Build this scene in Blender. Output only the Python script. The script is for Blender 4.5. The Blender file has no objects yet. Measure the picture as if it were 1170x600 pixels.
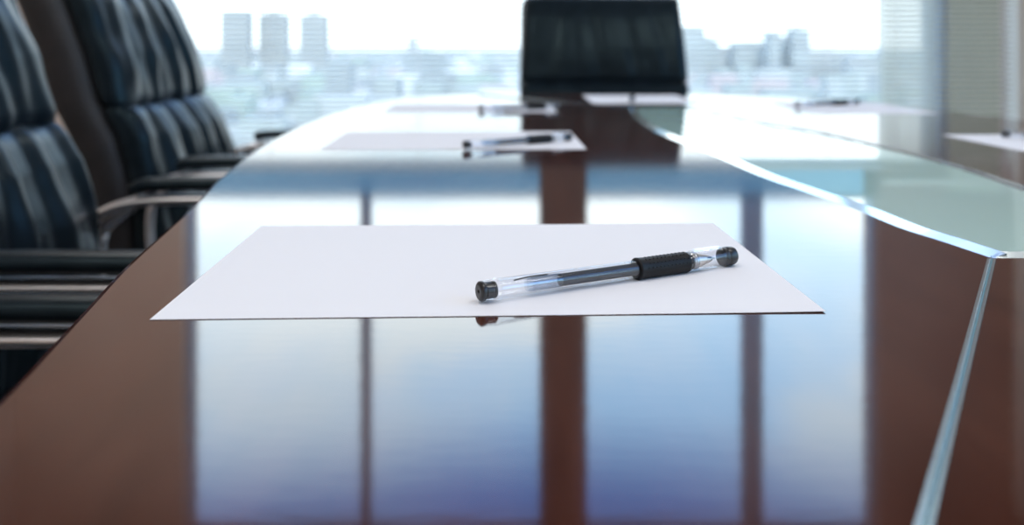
import bpy, bmesh, math, random
from mathutils import Vector, Matrix, noise
R = math.radians
random.seed(7)
scene = bpy.context.scene
C = scene.collection

# ------------------------------------------------------------------ camera
CAM_Z = 0.871
cd = bpy.data.cameras.new('camera'); cam = bpy.data.objects.new('camera', cd); C.objects.link(cam)
cam.location = (0, 0, CAM_Z); cam.rotation_euler = (R(90), 0, 0)
cd.sensor_width = 36; cd.lens = 33.66; cd.shift_y = -0.2158
cd.clip_start = 0.02; cd.clip_end = 20000
cd.dof.use_dof = True; cd.dof.focus_distance = 0.475; cd.dof.aperture_fstop = 6.5
scene.camera = cam

# ------------------------------------------------------------------ exposure
vs = scene.view_settings
vs.view_transform = 'Standard'; vs.look = 'None'; vs.gamma = 1; vs.exposure = 0.0
vs.use_curve_mapping = False
scene.render.film_transparent = False
scene.cycles.max_bounces = 10; scene.cycles.transparent_max_bounces = 24
scene.cycles.glossy_bounces = 6; scene.cycles.diffuse_bounces = 4
scene.cycles.sample_clamp_indirect = 6
scene.cycles.caustics_reflective = False; scene.cycles.caustics_refractive = False

# ------------------------------------------------------------------ sky
SKY_STRENGTH = 1.4
def build_world():
    w = bpy.data.worlds.new('sky'); scene.world = w; w.use_nodes = True
    nt = w.node_tree; nt.nodes.clear(); N = nt.nodes.new; L = nt.links.new
    out = N('ShaderNodeOutputWorld'); bg = N('ShaderNodeBackground'); L(bg.outputs[0], out.inputs[0])
    bg.inputs[1].default_value = SKY_STRENGTH
    tc = N('ShaderNodeTexCoord'); nrm = N('ShaderNodeVectorMath'); nrm.operation = 'NORMALIZE'
    L(tc.outputs['Generated'], nrm.inputs[0])
    sep = N('ShaderNodeSeparateXYZ'); L(nrm.outputs[0], sep.inputs[0])
    ramp = N('ShaderNodeValToRGB'); L(sep.outputs[2], ramp.inputs[0])
    cr = ramp.color_ramp
    pts = [(0.0, (1.75, 1.9, 2.0)), (0.12, (1.7, 2.0, 2.2)), (0.22, (1.5, 2.1, 2.7)),
           (0.36, (1.2, 2.05, 3.1)), (0.43, (0.28, 0.68, 1.8)), (0.60, (0.7, 1.0, 1.7)), (1.0, (0.9, 1.1, 1.5))]
    while len(cr.elements) < len(pts): cr.elements.new(0.5)
    for e, (p, c) in zip(cr.elements, pts): e.position = p; e.color = (*c, 1)
    # clouds
    sc = N('ShaderNodeVectorMath'); sc.operation = 'MULTIPLY'; sc.inputs[1].default_value = (1.0, 1.0, 2.1)
    L(nrm.outputs[0], sc.inputs[0])
    nz = N('ShaderNodeTexNoise'); nz.inputs['Scale'].default_value = 3.0; nz.inputs['Detail'].default_value = 4
    nz.inputs['Roughness'].default_value = 0.45
    L(sc.outputs[0], nz.inputs[0])
    mr = N('ShaderNodeMapRange'); mr.inputs[1].default_value = 0.33; mr.inputs[2].default_value = 0.56
    mr.interpolation_type = 'SMOOTHSTEP'
    L(nz.outputs[0], mr.inputs[0])
    fall = N('ShaderNodeMapRange'); fall.inputs[1].default_value = 0.31; fall.inputs[2].default_value = 0.43
    fall.inputs[3].default_value = 1.0; fall.inputs[4].default_value = 0.12; L(sep.outputs[2], fall.inputs[0])
    mu = N('ShaderNodeMath'); mu.operation = 'MULTIPLY'; L(mr.outputs[0], mu.inputs[0]); L(fall.outputs[0], mu.inputs[1])
    az = N('ShaderNodeMapRange'); az.inputs[1].default_value = 0.55; az.inputs[2].default_value = 0.85
    az.inputs[3].default_value = 0.45; L(sep.outputs[1], az.inputs[0])
    mu0 = mu; mu = N('ShaderNodeMath'); mu.operation = 'MULTIPLY'; L(mu0.outputs[0], mu.inputs[0]); L(az.outputs[0], mu.inputs[1])
    mix = N('ShaderNodeMix'); mix.data_type = 'RGBA'
    L(mu.outputs[0], mix.inputs[0]); L(ramp.outputs[0], mix.inputs[6]); mix.inputs[7].default_value = (2.35, 2.5, 2.6, 1)
    # ground haze below the horizon
    lo = N('ShaderNodeMapRange'); lo.inputs[1].default_value = -0.02; lo.inputs[2].default_value = 0.0
    L(sep.outputs[2], lo.inputs[0])
    m2 = N('ShaderNodeMix'); m2.data_type = 'RGBA'; L(lo.outputs[0], m2.inputs[0])
    m2.inputs[6].default_value = (0.9, 1.0, 1.1, 1); L(mix.outputs[2], m2.inputs[7])
    L(m2.outputs[2], bg.inputs[0])
    w.cycles.sampling_method = 'MANUAL'; w.cycles.sample_map_resolution = 1024
build_world()

# ------------------------------------------------------------------ room lights
def area(name, loc, rot, sx, sy, power, col):
    l = bpy.data.lights.new(name, 'AREA'); l.shape = 'RECTANGLE'; l.size = sx; l.size_y = sy
    l.energy = power; l.color = col
    o = bpy.data.objects.new(name, l); C.objects.link(o); o.location = loc; o.rotation_euler = rot
    return o
CEIL = 3.45
PANEL_POWER = 21
PW = ['left of the table nearest the window wall', 'right of the table nearest the window wall', 'left of the table, middle row', 'right of the table, middle row', 'left side, row farthest from the window wall', 'right side, row farthest from the window wall']
PANELS = [(-1.5, 3.7), (1.7, 3.7), (-0.9, 0.4), (1.3, 0.4), (-0.9, -1.6), (1.3, -1.6)]

# sun high behind the building: it lights the city's facades and roofs, not the room
sl = bpy.data.lights.new('sun', 'SUN'); sl.energy = 2.6; sl.angle = R(1.0); sl.color = (1.0, .95, .88)
so = bpy.data.objects.new('sun', sl); C.objects.link(so); so.rotation_euler = (R(48), 0, R(8)); so.location = (0, -2, 6)

# ------------------------------------------------------------------ materials
def mat(name, color, rough=0.5, metal=0.0, coat=0.0, coat_rough=0.03, spec=0.5, trans=0.0, ior=1.5, sheen=0):
    m = bpy.data.materials.new(name); m.use_nodes = True
    b = m.node_tree.nodes['Principled BSDF']
    b.inputs['Base Color'].default_value = (*color, 1); b.inputs['Roughness'].default_value = rough
    b.inputs['Metallic'].default_value = metal; b.inputs['Coat Weight'].default_value = coat
    b.inputs['Coat Roughness'].default_value = coat_rough; b.inputs['Specular IOR Level'].default_value = spec
    b.inputs['Transmission Weight'].default_value = trans; b.inputs['IOR'].default_value = ior
    return m
def noise_color(m, c1, c2, scale=(1, 1, 1), nscale=5, detail=4, lo=0.35, hi=0.65, bump=0.0, bscale=None, dist=0.002):
    nt = m.node_tree; N = nt.nodes.new; L = nt.links.new; b = nt.nodes['Principled BSDF']
    tc = N('ShaderNodeTexCoord'); mp = N('ShaderNodeMapping'); mp.inputs['Scale'].default_value = scale
    L(tc.outputs['Object'], mp.inputs[0])
    nz = N('ShaderNodeTexNoise'); nz.inputs['Scale'].default_value = nscale; nz.inputs['Detail'].default_value = detail
    L(mp.outputs[0], nz.inputs[0])
    mr = N('ShaderNodeMapRange'); mr.inputs[1].default_value = lo; mr.inputs[2].default_value = hi; L(nz.outputs[0], mr.inputs[0])
    mx = N('ShaderNodeMix'); mx.data_type = 'RGBA'; L(mr.outputs[0], mx.inputs[0])
    mx.inputs[6].default_value = (*c1, 1); mx.inputs[7].default_value = (*c2, 1)
    L(mx.outputs[2], b.inputs['Base Color'])
    if bump:
        n2 = N('ShaderNodeTexNoise'); n2.inputs['Scale'].default_value = bscale or nscale * 4; n2.inputs['Detail'].default_value = 3
        L(tc.outputs['Object'], n2.inputs[0])
        bp = N('ShaderNodeBump'); bp.inputs['Strength'].default_value = bump; bp.inputs['Distance'].default_value = dist
        L(n2.outputs[0], bp.inputs['Height']); L(bp.outputs[0], b.inputs['Normal'])
    return m
def clear(name, tint=(1, 1, 1), ior=1.45, rough=0.02, extra=0.0):
    m = bpy.data.materials.new(name); m.use_nodes = True; nt = m.node_tree; nt.nodes.clear(); N = nt.nodes.new; L = nt.links.new
    out = N('ShaderNodeOutputMaterial'); mx = N('ShaderNodeMixShader'); lw = N('ShaderNodeLayerWeight'); lw.inputs[0].default_value = 0.5
    fr = N('ShaderNodeMath'); fr.operation = 'POWER'; fr.inputs[1].default_value = 5.0; L(lw.outputs['Facing'], fr.inputs[0])
    t = N('ShaderNodeBsdfTransparent'); t.inputs[0].default_value = (*tint, 1)
    g = N('ShaderNodeBsdfGlossy'); g.inputs['Roughness'].default_value = rough
    ad = N('ShaderNodeMath'); ad.operation = 'ADD'; ad.use_clamp = True; ad.inputs[1].default_value = extra
    L(fr.outputs[0], ad.inputs[0]); L(ad.outputs[0], mx.inputs[0]); L(t.outputs[0], mx.inputs[1]); L(g.outputs[0], mx.inputs[2])
    L(mx.outputs[0], out.inputs[0]); return m

M = {}
# lacquered mahogany veneer: dark red-brown grain under clear gloss lacquer
m = mat('lacquered_mahogany', (0.06, 0.02, 0.013), 0.5, spec=0.0, coat=1.0, coat_rough=0.062)
noise_color(m, (0.045, 0.0135, 0.0085), (0.074, 0.025, 0.016), scale=(9, 1.2, 4), nscale=7, detail=5, lo=0.3, hi=0.7)
def lacquer_bump(m):
    nt = m.node_tree; N = nt.nodes.new; L = nt.links.new; b = nt.nodes['Principled BSDF']
    tc = N('ShaderNodeTexCoord'); mp = N('ShaderNodeMapping'); mp.inputs['Scale'].default_value = (0.35, 1.0, 1)
    L(tc.outputs['Object'], mp.inputs[0])
    nz = N('ShaderNodeTexNoise'); nz.inputs['Scale'].default_value = 160; nz.inputs['Detail'].default_value = 2
    L(mp.outputs[0], nz.inputs[0])
    bp = N('ShaderNodeBump'); bp.inputs['Strength'].default_value = 0.06; bp.inputs['Distance'].default_value = 0.0003
    L(nz.outputs[0], bp.inputs['Height']); L(bp.outputs[0], b.inputs['Coat Normal'])
lacquer_bump(m); M['wood'] = m
M['inlay'] = mat('polished_metal_inlay', (0.66, 0.88, 0.98), 0.2, 1.0)
M['green_glass'] = mat('pale_green_glass', (0.47, 0.67, 0.62), 0.5, spec=0.0, coat=1.0, coat_rough=0.01)
M['glass_bevel'] = mat('polished_glass_bevel', (0.78, 0.85, 0.83), 0.12, 0.45, coat=1.0, coat_rough=0.02)  # window reflection along the rim put into a whitish, part-metal colour
M['paper'] = mat('white_paper', (0.83, 0.83, 0.86), 0.8, spec=0.15)
M['leather'] = noise_color(mat('black_leather', (0.010, 0.014, 0.018), 0.30, spec=0.18),
                           (0.007, 0.011, 0.015), (0.011, 0.016, 0.021), nscale=30, bump=0.15, bscale=400, dist=0.0006)
M['leather'].node_tree.nodes['Principled BSDF'].inputs['Specular Tint'].default_value = (.56, .86, .92, 1)  # blue of the reflected sky put into the leather's sheen colour
M['shell'] = noise_color(mat('chair_shell_black', (0.012, 0.010, 0.011), 0.55), (0.010, 0.009, 0.010), (0.016, 0.013, 0.014), nscale=40)
M['chrome'] = mat('satin_chrome', (0.95, 0.92, 0.92), 0.34, 1.0)
M['rubber'] = mat('black_rubber', (0.008, 0.008, 0.009), 0.5, spec=0.25)
M['pen_black'] = noise_color(mat('pen_black_plastic', (0.02, 0.02, 0.021), 0.28), (0.016, 0.016, 0.017), (0.028, 0.027, 0.028), nscale=300)
M['ink'] = mat('grey_ink_refill', (0.055, 0.056, 0.062), 0.7, spec=.1)
M['pen_metal'] = mat('pen_tip_metal', (0.74, 0.63, 0.54), 0.38, 0.9)
M['pen_clear'] = clear('clear_pen_plastic', (0.975, 0.985, 1.0), 1.28, 0.10, 0.05)
M['pen_refill_clear'] = clear('milky_refill_tube', (0.80, 0.83, 0.87), 1.25, 0.1, 0.10)
M['window_glass'] = clear('window_glass', (0.94, 0.97, 0.97), 1.45, 0.0)
M['side_glass'] = clear('side_glass_light_filter', (0.78, 0.89, 0.96), 1.45, 0.0)  # blue tint added to cool the light falling on the chairs
M['tint_glass'] = clear('blue_tinted_glass', (0.20, 0.36, 0.46), 1.45, 0.0)
M['slat'] = noise_color(mat('white_slat_aluminium', (0.62, 0.66, 0.65), 0.5), (0.58, 0.62, 0.61), (0.66, 0.69, 0.67), nscale=6)
M['slat_grey'] = noise_color(mat('beige_grey_slat', (0.42, 0.43, 0.39), 0.5), (0.66, 0.65, 0.56), (0.72, 0.71, 0.62), nscale=6)
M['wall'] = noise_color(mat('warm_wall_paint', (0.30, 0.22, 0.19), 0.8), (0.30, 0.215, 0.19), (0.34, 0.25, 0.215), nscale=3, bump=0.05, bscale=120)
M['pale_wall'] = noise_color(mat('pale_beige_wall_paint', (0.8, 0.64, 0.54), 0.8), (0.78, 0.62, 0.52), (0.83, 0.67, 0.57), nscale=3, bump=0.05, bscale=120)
M['column'] = noise_color(mat('brown_column_cladding', (0.12, 0.085, 0.07), 0.6), (0.11, 0.078, 0.065), (0.14, 0.095, 0.08), nscale=5)
M['frame'] = noise_color(mat('sky_tinted_window_frame', (0.3, 0.42, 0.6), 0.5), (0.28, 0.42, 0.62), (0.32, 0.46, 0.66), nscale=8)  # sky light bleeding over the mullions is put into the frame colour
M['white_frame'] = noise_color(mat('white_trim_paint', (0.70, 0.70, 0.66), 0.5), (0.84, 0.84, 0.80), (0.88, 0.88, 0.84), nscale=6)
M['ceiling'] = noise_color(mat('ceiling_paint', (0.6, 0.6, 0.6), 0.9), (0.58, 0.58, 0.58), (0.64, 0.64, 0.63), nscale=4)
M['carpet'] = noise_color(mat('grey_carpet', (0.06, 0.06, 0.065), 0.95, spec=0.1), (0.045, 0.045, 0.05), (0.08, 0.078, 0.08), nscale=180, bump=0.4, bscale=400)
# sheer curtain
m = bpy.data.materials.new('sheer_curtain_fabric'); m.use_nodes = True; nt = m.node_tree; nt.nodes.clear()
o_ = nt.nodes.new('ShaderNodeOutputMaterial'); a_ = nt.nodes.new('ShaderNodeMixShader'); b_ = nt.nodes.new('ShaderNodeMixShader')
t_ = nt.nodes.new('ShaderNodeBsdfTransparent'); d_ = nt.nodes.new('ShaderNodeBsdfDiffuse'); tl = nt.nodes.new('ShaderNodeBsdfTranslucent')
d_.inputs[0].default_value = (0.7, 0.74, 0.70, 1); tl.inputs[0].default_value = (0.84, 0.86, 0.76, 1)
a_.inputs[0].default_value = 0.75; b_.inputs[0].default_value = 0.78
nt.links.new(d_.outputs[0], a_.inputs[1]); nt.links.new(tl.outputs[0], a_.inputs[2])
nt.links.new(t_.outputs[0], b_.inputs[1]); nt.links.new(a_.outputs[0], b_.inputs[2]); nt.links.new(b_.outputs[0], o_.inputs[0])
M['curtain'] = m
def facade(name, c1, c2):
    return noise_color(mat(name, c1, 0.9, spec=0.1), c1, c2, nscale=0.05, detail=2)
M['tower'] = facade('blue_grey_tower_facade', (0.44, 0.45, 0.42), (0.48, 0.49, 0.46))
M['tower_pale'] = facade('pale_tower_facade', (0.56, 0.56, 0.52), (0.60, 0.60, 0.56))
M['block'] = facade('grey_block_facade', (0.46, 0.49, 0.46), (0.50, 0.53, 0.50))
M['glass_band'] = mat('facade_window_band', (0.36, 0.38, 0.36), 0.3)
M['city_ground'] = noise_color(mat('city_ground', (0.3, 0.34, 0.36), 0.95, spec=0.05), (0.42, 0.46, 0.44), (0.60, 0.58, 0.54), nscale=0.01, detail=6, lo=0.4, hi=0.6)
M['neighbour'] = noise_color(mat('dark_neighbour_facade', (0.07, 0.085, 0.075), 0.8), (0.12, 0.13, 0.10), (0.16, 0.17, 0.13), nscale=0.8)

# ------------------------------------------------------------------ helpers
def link(name, bm, m, parent=None, loc=None, smooth=False):
    me = bpy.data.meshes.new(name); bm.normal_update(); bm.to_mesh(me); bm.free()
    o = bpy.data.objects.new(name, me); C.objects.link(o)
    ms = m if isinstance(m, (list, tuple)) else [m]
    for q in ms: me.materials.append(q)
    if smooth:
        for p in me.polygons: p.use_smooth = True
    if parent: o.parent = parent
    if loc: o.location = loc
    return o
def empty(name, loc=(0, 0, 0), rz=0):
    o = bpy.data.objects.new(name, None); C.objects.link(o); o.location = loc; o.rotation_euler = (0, 0, rz)
    o.empty_display_size = 0.05; return o
def tag(o, label, cat, group=None, kind=None):
    o['label'] = label; o['category'] = cat
    if group: o['group'] = group
    if kind: o['kind'] = kind
    return o
def struct(o):
    o['kind'] = 'structure'; return o
def box(bm, x0, x1, y0, y1, z0, z1, bev=0.0):
    b = bmesh.new()
    bmesh.ops.create_cube(b, size=1)
    bmesh.ops.scale(b, vec=(x1 - x0, y1 - y0, z1 - z0), verts=b.verts)
    bmesh.ops.translate(b, vec=((x0 + x1) / 2, (y0 + y1) / 2, (z0 + z1) / 2), verts=b.verts)
    if bev: bmesh.ops.bevel(b, geom=b.edges[:], offset=bev, segments=2, profile=0.7, affect='EDGES')
    merge(bm, b)
def merge(bm, b):
    tmp = bpy.data.meshes.new('tmp'); b.to_mesh(tmp); b.free(); bm.from_mesh(tmp); bpy.data.meshes.remove(tmp)
def loft(bm, rings, cap=True):
    vs_ = [[bm.verts.new(p) for p in r] for r in rings]
    n = len(rings[0])
    for a, b in zip(vs_, vs_[1:]):
        for i in range(n):
            bm.faces.new((a[i], a[(i + 1) % n], b[(i + 1) % n], b[i]))
    if cap:
        bm.faces.new(list(reversed(vs_[0]))); bm.faces.new(vs_[-1])
def lathe(bm, prof, seg=40, axis='X', cap=True):
    """prof: list of (t, r) along the axis."""
    rings = []
    for t, r in prof:
        ring = []
        for i in range(seg):
            a = 2 * math.pi * i / seg
            c, s = math.cos(a) * r, math.sin(a) * r
            ring.append((t, c, s) if axis == 'X' else (c, s, t))
        rings.append(ring)
    loft(bm, rings, cap)
def tube(bm, pts, r, seg=14, sx=1.0, sz=1.0):
    """swept tube along a smooth polyline; sx widens it sideways, sz vertically."""
    P = [Vector(p) for p in pts]; rings = []
    for i, p in enumerate(P):
        t = (P[min(i + 1, len(P) - 1)] - P[max(i - 1, 0)]).normalized()
        up = Vector((0, 0, 1)) if abs(t.z) < 0.95 else Vector((1, 0, 0))
        side = t.cross(up).normalized(); u = side.cross(t).normalized()
        rings.append([p + side * math.cos(a) * r * sx + u * math.sin(a) * r * sz for a in [2 * math.pi * k / seg for k in range(seg)]])
    loft(bm, rings)
def smooth_path(pts, n=8):
    P = [Vector(p) for p in pts]; out = []
    for i in range(len(P) - 1):
        p0 = P[max(i - 1, 0)]; p1 = P[i]; p2 = P[i + 1]; p3 = P[min(i + 2, len(P) - 1)]
        for k in range(n):
            t = k / n
            out.append(0.5 * ((2 * p1) + (p2 - p0) * t + (2 * p0 - 5 * p1 + 4 * p2 - p3) * t * t + (-p0 + 3 * p1 - 3 * p2 + p3) * t ** 3))
    out.append(P[-1]); return out
def prism(bm, poly, z0, z1):
    lo_ = [bm.verts.new((x, y, z0)) for x, y in poly]; hi_ = [bm.verts.new((x, y, z1)) for x, y in poly]
    n = len(poly)
    for i in range(n): bm.faces.new((lo_[i], lo_[(i + 1) % n], hi_[(i + 1) % n], hi_[i]))
    bm.faces.new(list(reversed(lo_))); bm.faces.new(hi_)

# ------------------------------------------------------------------ room shell
WY = 5.2; XL = -2.7; XR = 2.86; YF = -3.4
bm = bmesh.new(); box(bm, XL - .2, XR + .2, YF - .2, WY + .25, -0.1, 0); struct(link('floor', bm, M['carpet']))
bm = bmesh.new(); box(bm, XL - .2, XR + .2, YF - .2, WY + .25, CEIL, CEIL + .1); struct(link('ceiling', bm, M['ceiling']))
WX0, WXA, WXL, WXU, WZ0, WZ1, WZ2, WZ3 = -1.96, -1.79, 2.33, 2.0, 0.06, 1.30, 1.485, 3.36
bm = bmesh.new()
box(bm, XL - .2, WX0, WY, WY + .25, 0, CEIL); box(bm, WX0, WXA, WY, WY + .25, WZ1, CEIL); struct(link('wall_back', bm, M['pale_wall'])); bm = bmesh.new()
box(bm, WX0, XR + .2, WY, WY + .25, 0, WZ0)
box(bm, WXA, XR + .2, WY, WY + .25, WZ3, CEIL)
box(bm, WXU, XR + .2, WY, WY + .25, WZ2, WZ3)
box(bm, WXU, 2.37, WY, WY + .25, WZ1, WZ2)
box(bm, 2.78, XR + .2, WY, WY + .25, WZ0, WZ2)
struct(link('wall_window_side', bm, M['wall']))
bm = bmesh.new(); box(bm, XL - .2, XL, YF, WY, 0, CEIL); struct(link('wall_left', bm, M['pale_wall']))
bm = bmesh.new(); box(bm, XL - .2, XR + .2, YF - .2, YF, 0, CEIL); struct(link('wall_front', bm, M['pale_wall']))
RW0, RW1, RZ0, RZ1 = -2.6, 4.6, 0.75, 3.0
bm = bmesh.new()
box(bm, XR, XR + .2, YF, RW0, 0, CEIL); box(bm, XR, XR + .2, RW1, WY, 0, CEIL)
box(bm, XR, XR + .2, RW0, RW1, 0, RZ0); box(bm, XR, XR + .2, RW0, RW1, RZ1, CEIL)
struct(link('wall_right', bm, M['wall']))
bm = bmesh.new(); box(bm, XL, WX0, WY - .015, WY, 0, .1, .003); struct(link('baseboard_left', bm, M['white_frame']))
bm = bmesh.new(); box(bm, WXL, 2.37, WY, WY + .25, WZ0, WZ1); struct(link('trim_4', bm, M['frame']))
bm = bmesh.new(); box(bm, 2.722, XR, WY - .05, WY, .0, 3.2, .004); struct(link('trim_1', bm, M['white_frame']))
bm = bmesh.new(); box(bm, WX0 - .04, 2.76, WY - .12, WY, 0, WZ0, .004); struct(link('trim_2', bm, M['white_frame']))

def window(name, x0, x1, z0, z1, mull=(), glass='window_glass', fr='frame', fw=0.02, axis='y', pos=WY + .12):
    root = struct(empty(name, ((x0 + x1) / 2, pos, z0) if axis == 'y' else (pos, (x0 + x1) / 2, z0)))
    ox, oz = (x0 + x1) / 2, z0
    def B(bm, a0, a1, d0, d1, c0, c1):
        if axis == 'y': box(bm, a0 - ox, a1 - ox, d0, d1, c0 - oz, c1 - oz)
        else: box(bm, d0, d1, a0 - ox, a1 - ox, c0 - oz, c1 - oz)
    bm = bmesh.new()
    B(bm, x0, x1, -.03, .03, z0, z0 + fw); B(bm, x0, x1, -.03, .03, z1 - fw, z1)
    B(bm, x0, x0 + fw, -.03, .03, z0 + fw, z1 - fw); B(bm, x1 - fw, x1, -.03, .03, z0 + fw, z1 - fw)
    link('window_frame', bm, M[fr], root)
    for a0, a1 in mull:
        bm = bmesh.new(); B(bm, a0, a1, -.04, .03, z0 + fw, z1 - fw); link('mullion', bm, M[fr], root)
    bm = bmesh.new(); B(bm, x0 + fw, x1 - fw, .032, .037, z0 + fw, z1 - fw); link('pane', bm, M[glass], root)
    return root
window('window_1', WX0, WXL, WZ0, WZ1, fw=.012)
window('window_2', WXA, WXU, WZ2, WZ3, mull=((-.835, -.782), (1.275, 1.385)), fw=.015)
window('window_3', 2.37, 2.78, WZ0, WZ1, fw=.015, fr='white_frame')
window('window_4', RW0, RW1, RZ0, RZ1, mull=((-.85, -.75), (.95, 1.05), (2.75, 2.85)), axis='x', pos=XR + .12, fw=.03, glass='side_glass')
# tinted spandrel glass between the two rows of panes
bm = bmesh.new(); box(bm, WXA, WXU, WY + .10, WY + .112, WZ1, WZ2); s_ = struct(link('window_5', bm, M['tint_glass']))
# brown column standing in front of the glass
bm = bmesh.new(); box(bm, .150, .400, WY - .10, WY + .08, WZ0, CEIL, .004); struct(link('trim_3', bm, M['column']))

# blinds
def blind(x0, x1, z0, z1, pitch, tilt, m, label, y, cords):
    root = tag(empty('venetian_blind', ((x0 + x1) / 2, y, z0)), label, 'blind', 'venetian blinds on the far window wall')
    h = (x1 - x0) / 2
    bm = bmesh.new(); n = int((z1 - z0 - .05) / pitch)
    for i in range(n):
        z = .03 + i * pitch; seg = 5; top = []; bot = []
        for k in range(seg + 1):
            t = k / seg - .5; yy = t * .025; zz = (0.25 - t * t) * 0.006
            c, s = math.cos(R(tilt)), math.sin(R(tilt))
            p = (yy * c - zz * s, yy * s + zz * c + z)
            top.append((bm.verts.new((-h, p[0], p[1] + .0004)), bm.verts.new((h, p[0], p[1] + .0004))))
            bot.append((bm.verts.new((-h, p[0], p[1] - .0004)), bm.verts.new((h, p[0], p[1] - .0004))))
        for k in range(seg):
            bm.faces.new((top[k][0], top[k][1], top[k + 1][1], top[k + 1][0]))
            bm.faces.new((bot[k][0], bot[k + 1][0], bot[k + 1][1], bot[k][1]))
        for e in (0, seg): bm.faces.new((top[e][0], bot[e][0], bot[e][1], top[e][1]))
    link('slats', bm, m, root)
    bm = bmesh.new(); box(bm, -h, h, -.014, .014, 0, .012, .002); link('bottom_rail', bm, m, root)
    bm = bmesh.new(); box(bm, -h, h, -.02, .02, z1 - z0 - .03, z1 - z0, .002); link('head_rail', bm, m, root)
    for cx in cords:
        bm = bmesh.new(); tube(bm, [(cx - (x0 + x1) / 2, -.016, .01), (cx - (x0 + x1) / 2, -.016, z1 - z0 - .01)], .0022, 8)
        link('ladder_cord', bm, M['white_frame'], root)
blind(WX0 + .005, 1.995, .08, WZ1 + .02, .028, 27, M['slat'], 'wide white venetian blind lowered over the bright city window', WY - .03, (-1.3, -.5, .9, 1.7))
blind(2.003, 2.712, .08, WZ1 + .1, .0285, 30, M['slat_grey'], 'narrow venetian blind with dark gaps at the right end of window wall', WY - .03, (2.06, 2.63, 2.68))

# sheer curtain strip hanging behind the narrow blind
bm = bmesh.new(); nn = 60; xs = [2.005 + (2.325 - 2.005) * i / nn for i in range(nn + 1)]
prev = None
for i, x in enumerate(xs):
    y = WY + .045 + .014 * math.sin(i * .75) + .006 * math.sin(i * 2.1)
    cur = [bm.verts.new((x, y, .07)), bm.verts.new((x, y, WZ1 - .002))]
    if prev: bm.faces.new((prev[0], cur[0], cur[1], prev[1]))
    prev = cur
cu = link('curtain', bm, M['curtain'], smooth=True)
tag(cu, 'pale green sheer curtain gathered beside the dark window at right', 'curtain')

# ceiling lamps: housing with a lit diffuser
for i, (x, y) in enumerate(PANELS):
    r = tag(empty('ceiling_light', (x, y, CEIL)), 'ceiling light panel %s' % PW[i], 'lamp', 'ceiling light panels')
    bm = bmesh.new()
    for a in ((-.62, -.6, -.32, .32), (.6, .62, -.32, .32), (-.6, .6, -.32, -.3), (-.6, .6, .3, .32)):
        box(bm, a[0], a[1], a[2], a[3], -.04, 0)
    link('lamp_frame', bm, M['white_frame'], r)
    l = area('panel_lamp', (0, 0, -.02), (0, 0, 0), 1.18, .58, PANEL_POWER, (1.0, .97, .95)); l.parent = r

# ------------------------------------------------------------------ table
TZ = 0.75; TH = 0.035
# plan outline (left side measured, right side its mirror with a slightly leaner far end)
left = [(.02, -.62), (-.03, -.42), (-.085, -.15), (-.125, .05), (-.155, .2), (-.175, .325), (-.1845, .378), (-.1965, .443), (-.211, .524),
        (-.236, .70), (-.262, .86), (-.290, 1.10), (-.304, 1.36), (-.298, 1.65), (-.272, 1.90), (-.215, 2.09), (-.12, 2.19), (.02, 2.225)]
right = [(.40, 2.225), (.56, 2.10), (.67, 1.90), (.745, 1.68), (.785, 1.50), (.81, 1.25), (.815, 1.0), (.80, .70), (.765, .35), (.71, 0.0),
         (.63, -.38), (.56, -.62)]
def refine(pl, n=5): return [(p.x, p.y) for p in smooth_path([(x, y, 0) for x, y in pl], n)]
Lp, Rp = refine(left), refine(right)
outline = Lp + Rp                        # clockwise from near-left
# glass insert outline
gl = [(.268, .535), (.261, .577), (.252, .624), (.247, .699), (.236, .774), (.223, .868), (.213, 1.03), (.197, 1.20), (.190, 1.36), (.193, 1.52), (.207, 1.71), (.222, 1.77)]
gr = [(.32, 1.77), (.345, 1.62), (.372, 1.42), (.40, 1.32), (.418, 1.222), (.430, 1.10), (.438, .98), (.436, .88), (.428, .7876), (.415, .66), (.395, .535)]
GL = refine(gl, 4); GR = refine(gr, 4)
glass = GL + GR                          # clockwise

table = tag(empty('conference_table', (.25, .9, 0)), 'long boat-shaped conference table in glossy dark mahogany with green glass insert', 'table')
def off(poly):  # world plan -> table local
    return [(x - .25, y - .9) for x, y in poly]
def inset(poly, d):
    n = len(poly); out = []
    for i in range(n):
        a = Vector(poly[i - 1]); b = Vector(poly[i]); c = Vector(poly[(i + 1) % n])
        e1 = (b - a).normalized(); e2 = (c - b).normalized()
        n1 = Vector((e1.y, -e1.x)); n2 = Vector((e2.y, -e2.x)); nn = (n1 + n2)
        nn = nn.normalized() / max(.5, nn.normalized().dot(n1))
        out.append(tuple(b + nn * d))
    return out
def ring_top(bm, outer, inner):
    """annular slab with rounded outer arris; outer/inner clockwise plan polygons."""
    bv = .004
    prof = [(0.018, TZ - TH), (0.0, TZ - TH + .012), (0.0, TZ - bv), (bv * .3, TZ - bv * .3), (bv, TZ)]
    loops = []
    for d, z in prof:
        loops.append([bm.verts.new((x, y, z)) for x, y in off(inset(outer, d))])
    for a, b in zip(loops, loops[1:]):
        n = len(a)
        for i in range(n): bm.faces.new((a[i], b[i], b[(i + 1) % n], a[(i + 1) % n]))
    it = [bm.verts.new((x, y, TZ)) for x, y in off(inner)]; ib = [bm.verts.new((x, y, TZ - TH)) for x, y in off(inner)]
    n = len(it)
    for i in range(n): bm.faces.new((it[i], it[(i + 1) % n], ib[(i + 1) % n], ib[i]))
    for lo_, hi_ in ((loops[-1], it), (loops[0], ib)):
        edges = []
        for lp in (lo_, hi_):
            for i in range(len(lp)):
                e = bm.edges.get((lp[i], lp[(i + 1) % len(lp)])) or bm.edges.new((lp[i], lp[(i + 1) % len(lp)]))
                edges.append(e)
        bmesh.ops.triangle_fill(bm, use_beauty=True, edges=edges)
    bmesh.ops.recalc_face_normals(bm, faces=bm.faces[:])
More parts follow.
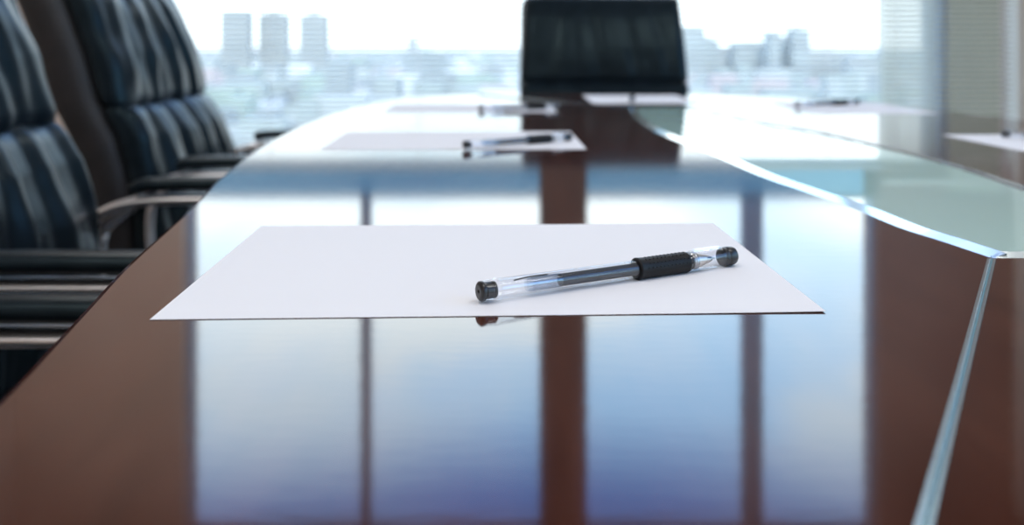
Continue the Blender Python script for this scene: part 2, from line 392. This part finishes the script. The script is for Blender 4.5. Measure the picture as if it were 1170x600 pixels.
bm = bmesh.new(); ring_top(bm, outline, glass)
top = link('tabletop', bm, M['wood'], table)
top['label'] = 'glossy mahogany veneer tabletop'
# glass insert: bevelled rim ring + clear flat centre
W_R = .015
gi = inset(glass, W_R)
bm = bmesh.new()
o1 = [bm.verts.new((x, y, TZ - .0030)) for x, y in off(inset(glass, .0008))]; o0 = [bm.verts.new((x, y, TZ - .012)) for x, y in off(inset(glass, .0008))]
i1 = [bm.verts.new((x, y, TZ + .0004)) for x, y in off(gi)]; i0 = [bm.verts.new((x, y, TZ - .012)) for x, y in off(gi)]
n = len(o1)
for i in range(n):
    j = (i + 1) % n
    bm.faces.new((o1[i], i1[i], i1[j], o1[j])); bm.faces.new((o0[i], o1[i], o1[j], o0[j])); bm.faces.new((i0[i], o0[i], o0[j], i0[j])); bm.faces.new((i1[i], i0[i], i0[j], i1[j]))
bmesh.ops.recalc_face_normals(bm, faces=bm.faces[:])
gp_bm = bmesh.new(); prism(gp_bm, list(reversed(off(inset(glass, W_R)))), TZ - .012, TZ + .0004)
bmesh.ops.recalc_face_normals(gp_bm, faces=gp_bm.faces[:])
gpo = link('glass_insert', gp_bm, M['green_glass'], table); gpo['label'] = 'pale green glass insert'
rim = link('glass_rim', bm, M['glass_bevel'], gpo); rim['label'] = 'bright bevelled glass edge'
# metal inlay strips running from the corners of the glass to the edge of the top
def strip(p, q, w):
    bm = bmesh.new(); a = Vector(p); b = Vector(q); d = (b - a).normalized(); s = Vector((-d.y, d.x)) * w / 2
    P = [a + s, a - s, b - s, b + s]
    prof = []
    bb = bmesh.new()
    prism(bb, off([tuple(v) for v in P]), TZ - .004, TZ + .0024)
    bmesh.ops.recalc_face_normals(bb, faces=bb.faces[:])
    es = [e for e in bb.edges if all(v.co.z > TZ for v in e.verts)]
    bmesh.ops.bevel(bb, geom=es, offset=.0020, segments=5, affect='EDGES')
    merge(bm, bb); return link('metal_inlay', bm, M['inlay'], table)
strip((.2665, .532), (-.120, -.160), .0044)
strip((.396, .532), (.74, -.12), .0044)
strip((.218, 1.745), (-.075, 2.165), .0014)
strip((.321, 1.775), (.44, 2.19), .0014)
# two panel pedestals and a stretcher
for y0 in (-.15, 1.45):
    bm = bmesh.new(); box(bm, -.02 - .0, .52 - .25 - .0, y0 - .9, y0 - .84, 0, TZ - TH, .004)
    link('pedestal', bm, M['wood'], table)
bm = bmesh.new(); box(bm, .10, .14, -.99, .55, .15, TZ - TH - .15, .004); link('stretcher', bm, M['wood'], table)

# ------------------------------------------------------------------ paper sheets
def sheet(corners, label, sag=0.0):
    """corners: four plan points of an A4 sheet, counter-clockwise."""
    c = Vector((sum(p[0] for p in corners) / 4, sum(p[1] for p in corners) / 4))
    bm = bmesh.new(); q = [Vector((p[0] - c.x, p[1] - c.y)) for p in corners]; nx, ny = 24, 18
    g = {}
    for L_ in (0, 1):
        for i in range(nx + 1):
            for j in range(ny + 1):
                u, v = i / nx, j / ny
                p = (q[0] * (1 - u) + q[1] * u) * (1 - v) + (q[3] * (1 - u) + q[2] * u) * v
                z = .0002 + sag * (u ** 6) * .6 + L_ * .00012
                g[L_, i, j] = bm.verts.new((p.x, p.y, z))
    for i in range(nx):
        for j in range(ny):
            bm.faces.new((g[1, i, j], g[1, i + 1, j], g[1, i + 1, j + 1], g[1, i, j + 1]))
            bm.faces.new((g[0, i, j], g[0, i, j + 1], g[0, i + 1, j + 1], g[0, i + 1, j]))
    for i in range(nx):
        for j, fl in ((0, 1), (ny, -1)):
            f = (g[0, i, j], g[0, i + 1, j], g[1, i + 1, j], g[1, i, j]); bm.faces.new(f if fl > 0 else f[::-1])
    for j in range(ny):
        for i, fl in ((0, -1), (nx, 1)):
            f = (g[0, i, j], g[0, i, j + 1], g[1, i, j + 1], g[1, i, j]); bm.faces.new(f if fl > 0 else f[::-1])
    o = link('paper_sheet', bm, M['paper'], loc=(c.x, c.y, TZ), smooth=False)
    return tag(o, label, 'paper', 'blank sheets laid out at the seats')
def rect(x0, x1, y0, y1, rot=0):
    cx, cy = (x0 + x1) / 2, (y0 + y1) / 2; out = []
    for x, y in ((x0, y0), (x1, y0), (x1, y1), (x0, y1)):
        dx, dy = x - cx, y - cy; c, s = math.cos(R(rot)), math.sin(R(rot))
        out.append((cx + dx * c - dy * s, cy + dx * s + dy * c))
    return out
sheet([(-.1573, .4156), (.1400, .4272), (.1333, .6353), (-.164, .6264)], 'blank white sheet in sharp focus in the foreground under the nearest pen', .0006)
sheet(rect(-.217, .081, 1.070, 1.280, 1.5), 'blank white sheet second from the foreground on the left side of table')
sheet(rect(-.222, .075, 1.635, 1.845, 1.5), 'blank white sheet third along the left side of table, before the far chair')
sheet(rect(.158, .368, 1.86, 2.157, 0), 'blank white sheet at the far end of table right before the black chair')
sheet(rect(.560, .770, .945, 1.242, 2), 'blank white sheet on right side of table, cut by right edge of photo')
sheet(rect(.508, .718, 1.60, 1.897, 0), 'blank white sheet on right side of table farther away, before the narrow blind')

# ------------------------------------------------------------------ gel pens
def make_pen(label):
    """pen lying along local +X: plug end at 0, cap end at .150; local z = 0 is the surface under it."""
    root = tag(empty('gel_pen'), label, 'pen', 'capped gel pens on the sheets'); ax = .0054
    def part(name, prof, m, par=None, dz=0, seg=44, cap=True):
        bm = bmesh.new(); lathe(bm, [(t, r) for t, r in prof], seg, cap=cap)
        bmesh.ops.translate(bm, vec=(0, 0, ax + dz), verts=bm.verts)
        o = link(name, bm, M[m], par or root, smooth=True)
        md = o.modifiers.new('edges', 'EDGE_SPLIT'); md.split_angle = R(38); return o
    # end plug: dished disc + ribbed neck
    part('end_plug', [(.0006, .0001), (.0006, .0007), (-.0002, .0009), (-.0004, .0030), (0, .0040), (.0006, .0046), (.0016, .0047), (.0022, .0044), (.0024, .0036),
                      (.0026, .0036), (.0028, .0039), (.0060, .0039), (.0062, .0036), (.0066, .0036), (.0068, .0039), (.0078, .0039), (.0080, .003)], 'pen_black')
    part('barrel', [(.0024, .0043), (.0030, .0047), (.0075, .0047), (.0082, .0052), (.0092, .0053), (.0098, .0049), (.0104, .0048), (.0110, .0050), (.0118, .0048), (.060, .0046), (.0935, .0044), (.0935, .0038),
                    (.060, .0039), (.012, .0040), (.0104, .0040), (.0100, .0034)], 'pen_clear', cap=False)
    rf = part('refill', [(.0430, .0001), (.0430, .0030), (.0940, .0030), (.0940, .0001)], 'ink'); rf['label'] = 'dark grey ink column'
    part('refill_tube', [(.0265, .0033), (.0430, .0033), (.0430, .0031), (.0250, .0031)], 'pen_refill_clear', rf, cap=False)
    bm = bmesh.new(); tube(bm, [(.018, 0, ax + .0030), (.026, .0, ax + .0037), (.036, 0, ax + .0036)], .00035, 8); link('ink_trace', bm, M['ink'], rf)
    g = part('grip', [(.0870, .0040), (.0870, .0053), (.0876, .0057), (.0886, .0056), (.0900, .0053), (.095, .0053), (.112, .0053), (.1165, .0053), (.1175, .0055), (.1182, .0053), (.1182, .0040)], 'rubber')
    bm = bmesh.new()
    for row in range(7):                       # raised dots of the rubber grip
        a = R(12 + row * 26)
        for k in range(11):
            t = .0915 + k * .0024 + (row % 2) * .0013
            b = bmesh.new(); bmesh.ops.create_icosphere(b, subdivisions=1, radius=.00042)
            bmesh.ops.translate(b, vec=(t, math.cos(a) * .0053, ax + math.sin(a) * .0053), verts=b.verts); merge(bm, b)
    link('grip_dots', bm, M['rubber'], g, smooth=True)
    part('collar', [(.1182, .0048), (.1192, .0052), (.1198, .0046), (.1206, .0052), (.1214, .0050), (.1222, .0046), (.1232, .0049), (.1240, .0046), (.1240, .0038), (.1190, .0038)], 'pen_refill_clear', cap=False)
    c2 = part('inner_collar', [(.1184, .0036), (.1200, .0040), (.1205, .0034), (.1225, .0034), (.1232, .0030)], 'ink')
    part('nib_cone', [(.1215, .0040), (.1240, .0041), (.1252, .0039), (.1335, .0018), (.1350, .0013), (.1355, .0006), (.1372, .0004), (.1376, .0001)], 'pen_metal')
    bm = bmesh.new(); box(bm, .1262, .1335, -.0022, -.0016, ax + .0008, ax + .0014, .0001); link('nib_slot', bm, M['ink'], root)
    cp = part('cap', [(.1215, .0050), (.1222, .0054), (.1240, .0053), (.1400, .0051), (.1418, .0053), (.1424, .0050), (.1424, .0044), (.1400, .0045), (.1225, .0047)], 'pen_clear', cap=False)
    bm = bmesh.new(); box(bm, .1235, .1405, -.0014, .0014, ax + .0052, ax + .0060, .0003); link('clip', bm, M['pen_clear'], cp)
    part('cap_end', [(.1420, .0040), (.1424, .0049), (.1440, .0051), (.1444, .0049), (.1448, .0051), (.1486, .0050), (.1498, .0045), (.1503, .0034), (.1504, .0001)], 'pen_black')
    return root
def copy_tree(o, parent=None):
    c = o.copy(); C.objects.link(c)
    if parent: c.parent = parent
    for ch in [q for q in C.objects if q.parent == o]: copy_tree(ch, c)
    return c
pen = make_pen('black-gripped clear gel pen in sharp focus lying diagonally on the foreground sheet')
PZ = TZ + .00035
pen.scale = (1.025, 1, 1); pen.location = (-.0152, .4412, PZ); pen.rotation_euler = (0, 0, math.atan2(.073, .131))
kids = [c for c in pen.children]
pens = [(-.0535, 1.070, 36, 'blurred clear gel pen on the second sheet, its black end over the sheet front edge'),
        (-.0570, 1.655, 20, 'blurred clear gel pen on the third sheet along the left side of table'),
        (.2350, 1.880, 82, 'blurred clear gel pen on the far end sheet before the black chair'),
        (.6150, 1.200, -55, 'blurred clear gel pen on the right side sheet cut by the photo edge'),
        (.5250, 1.770, 25, 'blurred gel pen on the farther right side sheet near the narrow blind')]
for x, y, a, lab in pens:
    c = copy_tree(pen); c.location = (x, y, PZ); c.rotation_euler = (0, 0, R(a)); c['label'] = lab

# ------------------------------------------------------------------ leather armchairs
def rrect(w, t, n=96, rad=None):
    """rounded rectangle ring of n points in (x=thickness, y=width), evenly spaced along the two long faces."""
    r_ = min(rad or t * .46, w * .45, t * .499); k = n // 8; f = n // 2 - 2 * k
    pts = []
    def arc(cx, cy, a0, a1, m):
        for i in range(m):
            a = R(a0 + (a1 - a0) * i / m); pts.append((cx + math.cos(a) * r_, cy + math.sin(a) * r_))
    hx, hy = t / 2 - r_, w / 2 - r_
    for i in range(f): pts.append((t / 2, -hy + 2 * hy * i / f))
    arc(hx, hy, 0, 90, k); arc(-hx, hy, 90, 180, k)
    for i in range(f): pts.append((-t / 2, hy - 2 * hy * i / f))
    arc(-hx, -hy, 180, 270, k); arc(hx, -hy, 270, 360, k)
    return pts
def prof_x(z):
    """forward offset of the back's front face at height z (seat local)."""
    pts = [(.38, .02), (.45, .012), (.55, .006), (.62, 0), (.70, -.022), (.76, -.055), (.85, -.082), (.95, -.122), (1.02, -.160)]
    for (a, xa), (b, xb) in zip(pts, pts[1:]):
        if z <= b: t = (z - a) / (b - a); return xa + (xb - xa) * t
    return pts[-1][1]
def cushion(bm, z0, z1, w0, w1, thick, seed, fold=1.0, top_round=.05, yoff=0):
    rows = 44; rings = []; n = 200
    for r in range(rows + 1):
        v = r / rows; z = z0 + (z1 - z0) * v
        w = w0 + (w1 - w0) * v
        e0 = min(1, v / .10); e1 = min(1, (1 - v) / .07)
        pinch = math.sin(math.pi / 2 * e0) ** .5 * math.sin(math.pi / 2 * e1) ** .5 if 0 < v < 1 else 0.2
        ww = w - (1 - pinch) * top_round; t = thick * (.5 + .5 * pinch)
        bulge = .010 * math.sin(math.pi * v)
        ring = []
        for x, y in rrect(ww, t, n):
            u = y / (w / 2)
            if x > t * .1:
                ph = noise.noise(Vector((u * 1.2 + seed, v * .7, seed * 3.1))) * 2.6
                # vertical gathers fanning away from the seam
                f = math.sin(u * (13 + 5 * (v - .5)) + ph * 1.5 + seed * 5) + .5 * math.sin(u * (25 + 6 * v) + ph * 2.2 + seed * 9)
                amp = .0062 * fold * math.exp(-((v - .4) / .75) ** 2) * (1 - abs(u) ** 4)
                x += (bulge * (1 - u * u * .6)) * 1.0 + f * amp
                x += .007 * fold * noise.noise(Vector((u * 3 + seed, v * 4 + seed, 2.0)))
            ring.append((prof_x(z) - thick / 2 + x, y + yoff, z))
        rings.append(ring)
    loft(bm, rings)
def make_chair(name, label, loc, rz=0, w=.475, arm_r=(.255, .255), arm_f=(.2, .2), seed=1.0, dz=0.0, arms=True, fold=1.0, group='black leather armchairs around the table', arm_z=.648):
    root = tag(empty(name, loc, rz), label, 'chair', group)
    def P(nm, bm, m, par=None, smooth=True): return link(nm, bm, M[m], par or root, smooth=smooth)
    sh = lambda b: bmesh.ops.translate(b, vec=(0, 0, dz), verts=b.verts)
    bm = bmesh.new(); cushion(bm, .40, .757, w, w - .004, .060, seed, 1.15 * fold, .02); sh(bm); P('lower_back_cushion', bm, 'leather')
    bm = bmesh.new(); cushion(bm, .752, 1.005, w - .002, w - .028, .056, seed + 3.3, 1.0 * fold, .014); sh(bm); P('upper_back_cushion', bm, 'leather')
    # back shell
    bm = bmesh.new(); rings = []
    for r in range(31):
        v = r / 30; z = .36 + (1.0 - .36) * v; ww = (w + .014) - .026 * v - (.012 if r in (0, 30) else 0)
        t = .105 if 0 < r < 30 else .08
        rings.append([(prof_x(z) - .096 + x, y, z + dz) for x, y in rrect(ww, t, 64)])
    loft(bm, rings); P('back_shell', bm, 'shell')
    # seat: plan rounded slab with crown and folds
    bm = bmesh.new(); rings = []; N_ = 96
    for s_, z in ((.90, .36), (.985, .375), (1, .40), (.995, .432), (.95, .452), (.80, .462), (.55, .467), (.25, .469), (.03, .470)):
        ring = []
        for i in range(N_):
            a = 2 * math.pi * i / N_; c, s = math.cos(a), math.sin(a)
            x = math.copysign(abs(c) ** .45, c) * .235 * s_ + .215; y = math.copysign(abs(s) ** .45, s) * (w / 2 - .005) * s_
            zz = z + (.004 * math.sin(y * 45 + x * 9 + seed) * (s_ < .97) * (1 - s_ * .6) if z > .44 else 0) - (.02 * max(0, (x - .36) / .1) if z > .44 else 0)
            ring.append((x, y, zz + dz))
        rings.append(ring)
    loft(bm, rings); P('seat', bm, 'leather')
    bm = bmesh.new(); box(bm, .02, .40, -.2, .2, .335 + dz, .365 + dz, .01); P('seat_pan', bm, 'shell', smooth=False)
    if arms:
        for k, sgn in enumerate((-1, 1)):
            ya, yf = sgn * arm_r[k], sgn * arm_f[k]; zt = arm_z + dz
            am = bmesh.new()
            path = smooth_path([(-.045, ya * .99, zt - .075), (-.012, ya, zt - .040), (.03, ya, zt - .020), (.09, ya, zt - .013),
                                (.18, ya, zt - .012), (.30, ya, zt - .013), (.39, ya, zt - .020), (.435, ya, zt - .05), (.44, ya, zt - .12), (.41, ya, .44 + dz), (.36, ya * .98, .385 + dz), (.25, ya * .9, .365 + dz)], 7)
            tube(am, path, .0095, 14, 1.9, .85)
            tube(am, smooth_path([(.055, ya, zt - .012), (.02, ya, zt - .040), (-.005, ya, zt - .075), (.0, ya * .99, .47 + dz), (.04, ya * .95, .39 + dz), (.10, ya * .9, .365 + dz)], 7), .0085, 12, 1.7, .75)
            arm = P('armrest', am, 'chrome')
            pd = bmesh.new()
            pp = smooth_path([(.045, ya, zt + .003), (.075, ya, zt + .010), (.20, ya, zt + .011), (.345, ya, zt + .009), (.385, ya, zt + .002)], 7)
            tube(pd, pp, .0115, 16, 1.9, .95); P('arm_pad', pd, 'leather', arm)
    # lift column, star base, castors
    bm = bmesh.new(); lathe(bm, [(.075, .03), (.16, .03), (.165, .022), (.335 + dz, .022)], 24, 'Z')
    bmesh.ops.translate(bm, vec=(.2, 0, 0), verts=bm.verts); P('gas_column', bm, 'chrome')
    base = None
    for k in range(5):
        a = R(72 * k + 18); bm = bmesh.new()
        ex, ey = .2 + .27 * math.cos(a), .27 * math.sin(a)
        tube(bm, smooth_path([(.2, 0, .10), (.2 + .13 * math.cos(a), .13 * math.sin(a), .092), (ex, ey, .066)], 5), .017, 12, 1.3, .8)
        lg = P('base_leg', bm, 'chrome')
        bm = bmesh.new(); q = bmesh.new(); lathe(q, [(-.02, .001), (-.02, .022), (-.012, .026), (.012, .026), (.02, .022), (.02, .001)], 20, 'X')
        bmesh.ops.rotate(q, cent=(0, 0, 0), matrix=Matrix.Rotation(a + 1.57, 3, 'Z'), verts=q.verts)
        bmesh.ops.translate(q, vec=(ex, ey, .026), verts=q.verts); merge(bm, q)
        q = bmesh.new(); lathe(q, [(.026, .008), (.062, .008)], 12, 'Z'); bmesh.ops.translate(q, vec=(ex, ey, 0), verts=q.verts); merge(bm, q)
        P('castor', bm, 'rubber', lg)
    return root
# left-hand row; their fronts face the table (+X)
make_chair('leather_armchair', 'armchair cut off at lower left, only one black padded chrome armrest in view', (-.600, .508, 0), R(0), w=.485, seed=2.2)
make_chair('leather_armchair', 'black leather armchair at the left photo edge, creased blue-lit back cut off', (-.608, 1.176, 0), R(0), w=.485, seed=1.3)
make_chair('leather_armchair', 'black leather armchair second along the left side, dark side of its back visible', (-.632, 1.945, 0), R(0), w=.49, seed=4.1)
make_chair('leather_armchair', 'black leather armchair facing the camera at the far end of table', (.268, 2.705, 0), R(-90), w=.492, seed=8.2, fold=.3)

# ------------------------------------------------------------------ city outside
GZ = -60.0
bm = bmesh.new(); box(bm, -6000, 6000, 30, 7000, GZ - 2, GZ); g = struct(link('ground', bm, M['city_ground']))
F = 1094.0; FOOT = []
def tower(x0, x1, ytop, dist, m, label, cat='building', group='city buildings seen through the blinds', depth=40, style='bands', name='tower_block'):
    X0, X1 = (x0 - 585) / F * dist, (x1 - 585) / F * dist; zt = CAM_Z + (47.5 - ytop) / F * dist
    w, h = X1 - X0, zt - GZ; FOOT.append(((X0 + X1) / 2, dist + depth / 2, w / 2, depth / 2))
    r = tag(empty(name, ((X0 + X1) / 2, dist + depth / 2, GZ)), label, cat, group)
    bm = bmesh.new(); box(bm, -w / 2, w / 2, -depth / 2, depth / 2, 0, h); link('wall', bm, M[m], r)
    bm = bmesh.new(); n = max(3, int(h / 9))
    for k in range(n):
        z = h * (k + .35) / n; box(bm, -w * .44, w * .44, -depth / 2 - .15, -depth / 2 + .1, z, z + h / n * .4)
    link('window_band', bm, M['glass_band'], r)
    bm = bmesh.new(); box(bm, -w * .2, w * .15, -depth * .2, depth * .25, h, h + h * .02 + 1.2); link('roof_plant_room', bm, M['tower_pale'], r)
    return r
tower(252, 284, 13, 2000, 'tower', 'leftmost of three hazy grey towers above the skyline, left of centre')
tower(295, 327, 15, 2050, 'tower', 'middle of three hazy grey towers above the skyline, left of centre')
tower(342, 372, 16, 1900, 'tower', 'rightmost of three hazy grey towers above the skyline, left of centre')
tower(780, 806, 32, 1450, 'block', 'tallest hazy block right beside the far black chair')
tower(804, 822, 45, 1510, 'block', 'narrow lower hazy block, first step right of the block by the far chair')
tower(820, 844, 56, 1570, 'tower_pale', 'lowest dip of the hazy skyline between the two taller right hand blocks')
tower(840, 881, 50, 1510, 'block', 'broad hazy block left of the stepped tower in right hand skyline')
tower(880, 892, 37, 1450, 'block', 'slim hazy tower left of the tallest stepped tower in right hand skyline')
tower(890, 908, 45, 1510, 'block', 'hazy block filling the gap between the two slim right hand towers')
tower(906, 926, 33, 1450, 'block', 'tallest stepped hazy tower in right hand skyline')
tower(924, 972, 58, 1510, 'tower_pale', 'long low hazy block right of the tallest stepped tower')
tower(972, 1012, 65, 1400, 'tower_pale', 'low hazy block at the right end of skyline beside the curtain')
tower(466, 474, 44, 1600, 'tower_pale', 'thin pale spire building on the skyline left of the far chair')
# sprawl of low houses and blocks, too many and too blurred to count
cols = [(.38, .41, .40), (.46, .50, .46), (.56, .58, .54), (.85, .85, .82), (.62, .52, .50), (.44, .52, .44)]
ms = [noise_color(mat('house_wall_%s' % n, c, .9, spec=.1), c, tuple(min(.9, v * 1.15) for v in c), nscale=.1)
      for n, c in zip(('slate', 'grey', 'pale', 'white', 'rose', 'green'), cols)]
bm = bmesh.new(); rnd = random.Random(11)
for k in range(1900):
    d = 420 * math.exp(rnd.random() * 2.3); x = (rnd.random() * 1.1 - .60) * d
    w, dp, h = rnd.uniform(10, 34), rnd.uniform(10, 30), rnd.choice((6, 9, 12, 16, 20, 30)) * rnd.uniform(.8, 1.1)
    if rnd.random() < .04: h *= 1.5
    if any(abs(x - q[0]) < q[2] + w / 2 + 2 and d < q[1] + q[3] + 4 and d + dp > q[1] - q[3] - 4 for q in FOOT): continue
    mi = rnd.choices(range(6), (3, 4, 4, 2.4, 1.2, 2))[0]
    f0 = len(bm.faces)
    b = bmesh.new(); box(b, x - w / 2, x + w / 2, d, d + dp, GZ, GZ + h)
    for f in b.faces: f.material_index = mi
    merge(bm, b)
lo = link('low_rise_city', bm, ms)
tag(lo, 'blurred sprawl of low pale city buildings below the skyline outside', 'city', kind='stuff')
# neighbouring building right outside the narrow window
bm = bmesh.new(); box(bm, 0, 7, 0, 5, 0, 80)
nb = empty('neighbouring_building', (2.90, 6.5, GZ), R(-25.2)); tag(nb, 'dark neighbouring building just outside the narrow blind at right', 'building')
link('wall', bm, M['neighbour'], nb)
